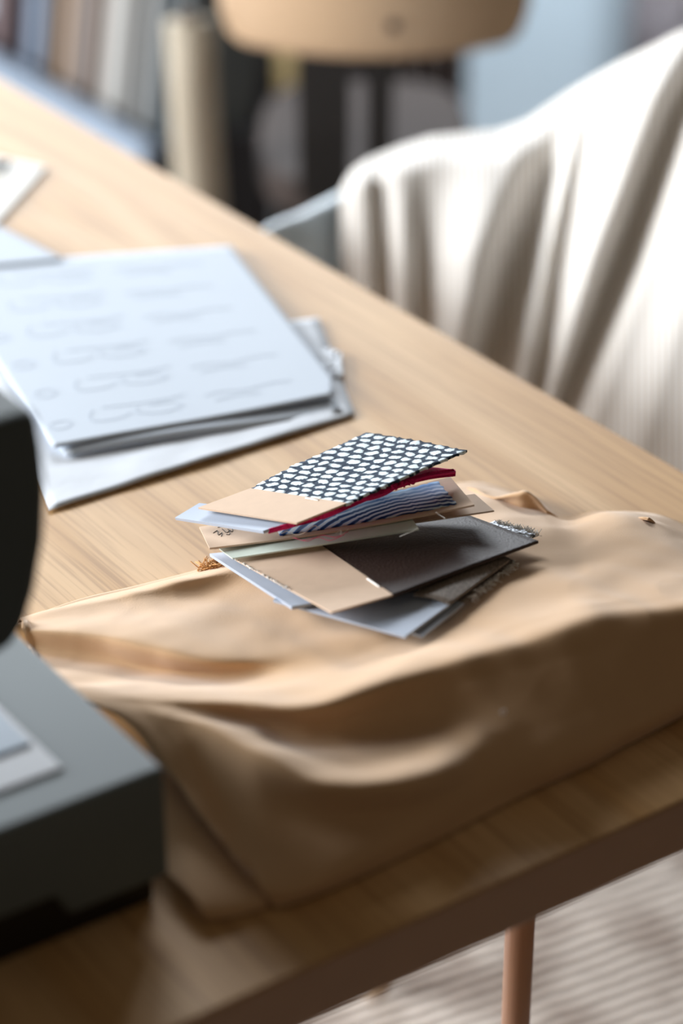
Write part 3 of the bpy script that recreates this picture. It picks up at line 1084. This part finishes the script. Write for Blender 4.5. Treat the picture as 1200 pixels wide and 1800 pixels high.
sil = [(596, 345), (606, 322), (622, 300), (650, 282), (700, 262), (760, 243), (820, 237), (880, 232), (930, 214), (965, 190), (1000, 166), (1050, 136), (1100, 108), (1150, 84), (1200, 58), (1260, 38), (1340, 20)]
sx_ = [a for a, _ in sil]
sy_ = [b for _, b in sil]
NU, NV = 200, 120
Gl = np.zeros((NU + 1, NV + 1, 3))
for i in range(NU + 1):
    px = 598 + (1340 - 598) * i / NU
    t0 = float(np.interp(px, sx_, sy_))
    bot = 150 + 0.577 * px + 190
    yt = float(np.interp(px, [598, 700, 1000, 1340], [2.02, 2.06, 2.10, 2.06]))
    yb = float(np.interp(px, [598, 700, 1000, 1340], [1.95, 1.88, 1.76, 1.68]))
    P0 = D(px, t0, yt)
    for j in range(NV + 1):
        s = j / NV
        if s < 0.16:                       # rolls over the rim and down behind
            q = (0.16 - s) / 0.16
            a = q * math.pi * 0.5
            Gl[i, j] = P0 + np.array([0, 0.035 * math.sin(a) + 0.0 * q, -0.035 * (1 - math.cos(a)) - 0.22 * max(0, q - 0.5)])
        else:
            f = (s - 0.16) / 0.84
            py = t0 + (bot - t0) * f
            y = yt + (yb - yt) * (1 - (1 - f) ** 1.7)
            roll = min(1, f / 0.10)
            amp = math.sin(roll * math.pi / 2)
            y -= (0.02 * amp + 1.45 * amp * fold(px, py) / 1000)
            Gl[i, j] = D(px, py, y)
Gs2 = Gl.copy()
for _ in range(2):
    Gs2[1:-1, 1:-1] = (Gl[1:-1, 1:-1] * 2 + Gl[:-2, 1:-1] + Gl[2:, 1:-1] + Gl[1:-1, :-2] + Gl[1:-1, 2:]) / 6
    Gl = Gs2.copy()
lin = sheet('linen_throw', Gl, 0.0015, LINEN, down=False)
tag(lin, 'white linen cloth with fine beige stripes draped over the pale blue chair', 'cloth')

# ------------------------------------------------------------------ plywood chair at the back
wc = empty('wooden_chair', (0.04, 2.62, 0))
tag(wc, 'chair with a curved light plywood backrest on black legs, behind the table', 'chair')
bpy.context.view_layer.update()
nb, nz = 40, 16
Gb = np.zeros((nb + 1, nz + 1, 3))
for i in range(nb + 1):
    s = i / nb * 2 - 1
    # rounded lower and upper corners
    e = max(0, abs(s) - 0.82) / 0.18
    dz = 0.038 * (1 - math.sqrt(max(0, 1 - e * e)))
    for j in range(nz + 1):
        t = j / nz
        z0, z1 = 0.651 + dz + 0.006 * s * s, 0.84 - dz
        Gb[i, j] = (0.036 + 0.168 * s, 2.555 - 0.05 * (1 - s * s) + 0.02 * t, z0 + (z1 - z0) * t)
br = sheet('backrest', Gb, 0.011, PLY, wc, down=False)
br.data.materials.append(PLY_EDGE)
for p in br.data.polygons:
    if not p.use_smooth:
        p.material_index = 1
for (px, py) in ((690, 44),):
    P = D(px, py, 2.512)
    n = 16
    prof = [P + np.array([math.cos(2 * math.pi * k / n) * 0.0065, 0, math.sin(2 * math.pi * k / n) * 0.0065]) for k in range(n)]
    prism('screw', prof, np.array([0, -0.004, 0]), np.array([0, 0.03, 0]), BLACK, wc)
for x, w in ((-0.019, 0.058), (0.042, 0.030)):
    prof = [np.array([x - w / 2, y, z]) for y, z in ((2.532, 0.80), (2.528, 0.67), (2.56, 0.55), (2.60, 0.45), (2.61, 0.45), (2.57, 0.56), (2.538, 0.67), (2.542, 0.80))]
    prism('back_post', prof, np.zeros(3), np.array([w, 0, 0]), BLACK, wc)
ns = 32
seat = [np.array([0.03 + 0.13 * math.copysign(abs(math.cos(a)) ** .6, math.cos(a)), 2.80 + 0.19 * math.copysign(abs(math.sin(a)) ** .6, math.sin(a)), 0.42]) for a in [2 * math.pi * k / ns for k in range(ns)]]
bev(prism('seat', seat, np.zeros(3), Z * 0.045, BLACKPAD, wc), 0.012, 3)
for x, y in ((-0.07, 2.65), (0.13, 2.65), (-0.07, 2.94), (0.13, 2.94)):
    tubes('leg', [[(x * 1.15, y, 0.0), (x, y, 0.425)]], 0.012, BLACK, wc, 12)

# ------------------------------------------------------------------ low shelf with leaning books, far left
SH_Z = 0.30
s0, s1 = W(-140, 40, SH_Z), W(248, 262, SH_Z)
Ls = np.linalg.norm(s1 - s0)
Us = (s1 - s0) / Ls
Vs = np.array([-Us[1], Us[0], 0.0])
if Vs @ V < 0:
    Vs = -Vs
sf = empty('low_shelf', (s0 + s1) / 2 * np.array([1, 1, 0]))
tag(sf, 'low shelf with a pale blue-grey front board carrying the leaning books', 'shelf')
bpy.context.view_layer.update()
SHELF = mat('shelf_blue_grey', srgb(148, 162, 180), 0.45)
DARK = mat('shelf_shade_rack_dark', srgb(34, 32, 34), 0.7)  # on the shelf, shadow under the books put into the colour; rack is dark itself
box('front_board', s0 - Z * 0.03, Us * Ls, Vs * 0.035, Z * 0.03, SHELF, sf, 0.006, 3)
box('shelf_board', s0 + Vs * 0.035 - Z * 0.03, Us * Ls, Vs * 0.18, Z * 0.02, DARK, sf, 0.002)
box('back_panel', s0 + Vs * 0.21 - Z * 0.30, Us * Ls, Vs * 0.015, Z * 0.42, DARK, sf, 0.002)
box('side_panel', s0 - Z * 0.30 + Vs * 0.02, Us * 0.02, Vs * 0.185, Z * 0.27, DARK, sf, 0.002)
box('side_panel', s1 - Us * 0.02 - Z * 0.30 + Vs * 0.02, Us * 0.02, Vs * 0.185, Z * 0.27, DARK, sf, 0.002)
books = [
    # (pixel x at foot, thickness m, height, lean, colour, label)
    (-22, 0.030, 0.30, 0.09, (150, 118, 118), 'dusty pink book at the far left end of the leaning row'),
    (14, 0.020, 0.31, 0.09, (84, 60, 66), 'dark maroon book second from the left in the leaning row'),
    (44, 0.034, 0.30, 0.09, (132, 152, 182), 'blue-grey folder leaning in the row, left of the tan book'),
    (80, 0.020, 0.29, 0.09, (120, 108, 104), 'grey-brown thin book between blue folder and tan book'),
    (101, 0.020, 0.30, 0.09, (184, 140, 92), 'tan orange book leaning in the row'),
    (122, 0.034, 0.29, 0.09, (158, 142, 136), 'warm grey book right of the tan orange one'),
    (160, 0.014, 0.29, 0.09, (148, 116, 94), 'thin brown book against the wide pale grey one'),
    (176, 0.048, 0.30, 0.09, (190, 188, 184), 'widest pale grey book in the leaning row'),
    (226, 0.010, 0.29, 0.09, (100, 100, 98), 'thin dark grey book right of the pale grey one'),
    (238, 0.020, 0.30, 0.09, (168, 170, 168), 'mid grey book near the right end of the leaning row'),
    (260, 0.030, 0.28, 0.09, (62, 74, 80), 'dark teal book at the right end of the row'),
    (292, 0.012, 0.28, 0.09, (104, 122, 130), 'thin slate blue book touching the cream fabric roll'),
]
for (px, th, hh, lean, colr, lab) in books:
    # foot on the shelf line set back by 0.07
    # find parameter along the shelf for the pixel column
    best = None
    for k in range(0, 900):
        p = s0 + Vs * 0.06 + Us * (k / 900 * (Ls + 0.25)) - Us * 0.05
        d = p - np.array([0, 0, CAM_Z])
        dep = d[1] * math.cos(PITCH) - d[2] * math.sin(PITCH)
        x = 600 + F * d[0] / dep
        if best is None or abs(x - px) < best[0]:
            best = (abs(x - px), p)
    p = best[1].copy()
    th *= 1.12
    hh += 0.06
    p[2] = SH_Z - 0.0099
    m = mat('book_cover', srgb(*[int(q * .6 + (sum(colr) / 3) * .2 + 12) for q in colr]), 0.6)
    e = empty('book', p)
    tag(e, lab, 'book', 'books leaning on the low shelf')
    bpy.context.view_layer.update()
    h = Z * hh + Us * (lean)
    dpt = Vs * 0.13
    t = Us * th
    box('spine', p, t, Vs * 0.004, h, m, e, 0.0012)
    box('cover', p + Vs * 0.004, Us * 0.002, dpt, h, m, e)
    box('cover', p + Vs * 0.004 + Us * (th - 0.002), Us * 0.002, dpt, h, m, e)
    box('pages', p + Vs * 0.005 + Us * 0.0021, Us * (th - 0.0042), dpt * 0.97, h * 0.985, mat('page_block', srgb(220, 212, 196), 0.8), e)

# cream roll of fabric leaning at the shelf end
CREAM = mat('cream_fabric', srgb(186, 176, 158), 0.85)
c0 = D(345, 400, 2.62)
rl = empty('fabric_roll', (c0[0], c0[1], 0))
tag(rl, 'tall cream fabric roll standing at the right end of the books', 'fabric roll')
bpy.context.view_layer.update()
b_ = np.array([c0[0] - 0.004, c0[1], 0.0])
t_ = D(332, 36, 2.72)
tubes('roll', [smoothpts([b_, b_ * .6 + t_ * .4 + np.array([0.012, 0, 0]), t_], 12)], 0.033, CREAM, rl, 24, 0.028)
tubes('core', [[t_ - Z * 0.03, t_ + Z * 0.012]], 0.013, mat('cardboard_core', srgb(90, 78, 66), 0.8), rl, 16)

# dark rack with rolls behind the chair
RK = empty('storage_rack', (-0.02, 3.45, 0))
tag(RK, 'dark open storage rack in shade behind the plywood chair', 'rack')
bpy.context.view_layer.update()
box('back_panel', (-0.17, 3.62, 0), (0.24, 0, 0), (0, 0.02, 0), (0, 0, 0.5), DARK, RK, 0.002)
box('side_panel', (-0.17, 3.30, 0), (0.02, 0, 0), (0, 0.32, 0), (0, 0, 0.5), DARK, RK, 0.002)
box('side_panel', (0.05, 3.30, 0), (0.02, 0, 0), (0, 0.32, 0), (0, 0, 0.5), DARK, RK, 0.002)
box('shelf', (-0.15, 3.30, 0.02), (0.20, 0, 0), (0, 0.32, 0), (0, 0, 0.02), DARK, RK, 0.002)
for x0, x1, hh, c3, lab in ((-0.148, -0.114, 0.41, (216, 200, 172), 'dull beige fabric roll standing in the dark rack between darker ones'),
                            (-0.060, -0.030, 0.38, (110, 92, 76), 'dark brown fabric roll standing in the dark rack'),
                            (-0.108, -0.070, 0.42, (196, 172, 122), 'olive brown fabric roll standing in the dark rack'),
                            (0.012, 0.04, 0.42, (70, 66, 68), 'thin charcoal fabric roll standing in the dark rack, rightmost')):
    cx = (x0 + x1) / 2
    rr = (x1 - x0) / 2
    o = tubes('fabric_roll', [[(cx, 3.40, 0.041), (cx, 3.40, 0.3), (cx, 3.42, 0.041 + hh)]], rr, mat('roll_cloth', srgb(*c3), 0.9), None, 20)
    tag(o, lab, 'fabric roll', 'fabric rolls in the dark rack')

# curtain to the right of the rack


def curtain(name, x0, x1, y, z0, z1, m, lab, amp=0.02, waves=6):
    nu = 120
    g = np.zeros((nu + 1, 9, 3))
    for i in range(nu + 1):
        s = i / nu
        for j in range(9):
            g[i, j] = (x0 + (x1 - x0) * s, y + amp * math.sin(s * waves * 2 * math.pi) * (1 - 0.2 * j / 8), z0 + (z1 - z0) * j / 8)
    o = sheet(name, g, 0.003, m, down=False)
    tag(o, lab, 'curtain')
    return o


curtain('curtain', 0.078, 0.20, 3.70, 0.01, 2.3, mat('taupe_curtain', srgb(128, 116, 112), 0.9), 'grey-brown curtain behind the plywood chair, left of the pale blue wall', 0.025, 4)
curtain('curtain', 0.46, 0.95, 3.72, 0.01, 2.3, mat('mauve_curtain', srgb(150, 146, 152), 0.9), 'grey mauve curtain at the upper right of the photo', 0.02, 5)
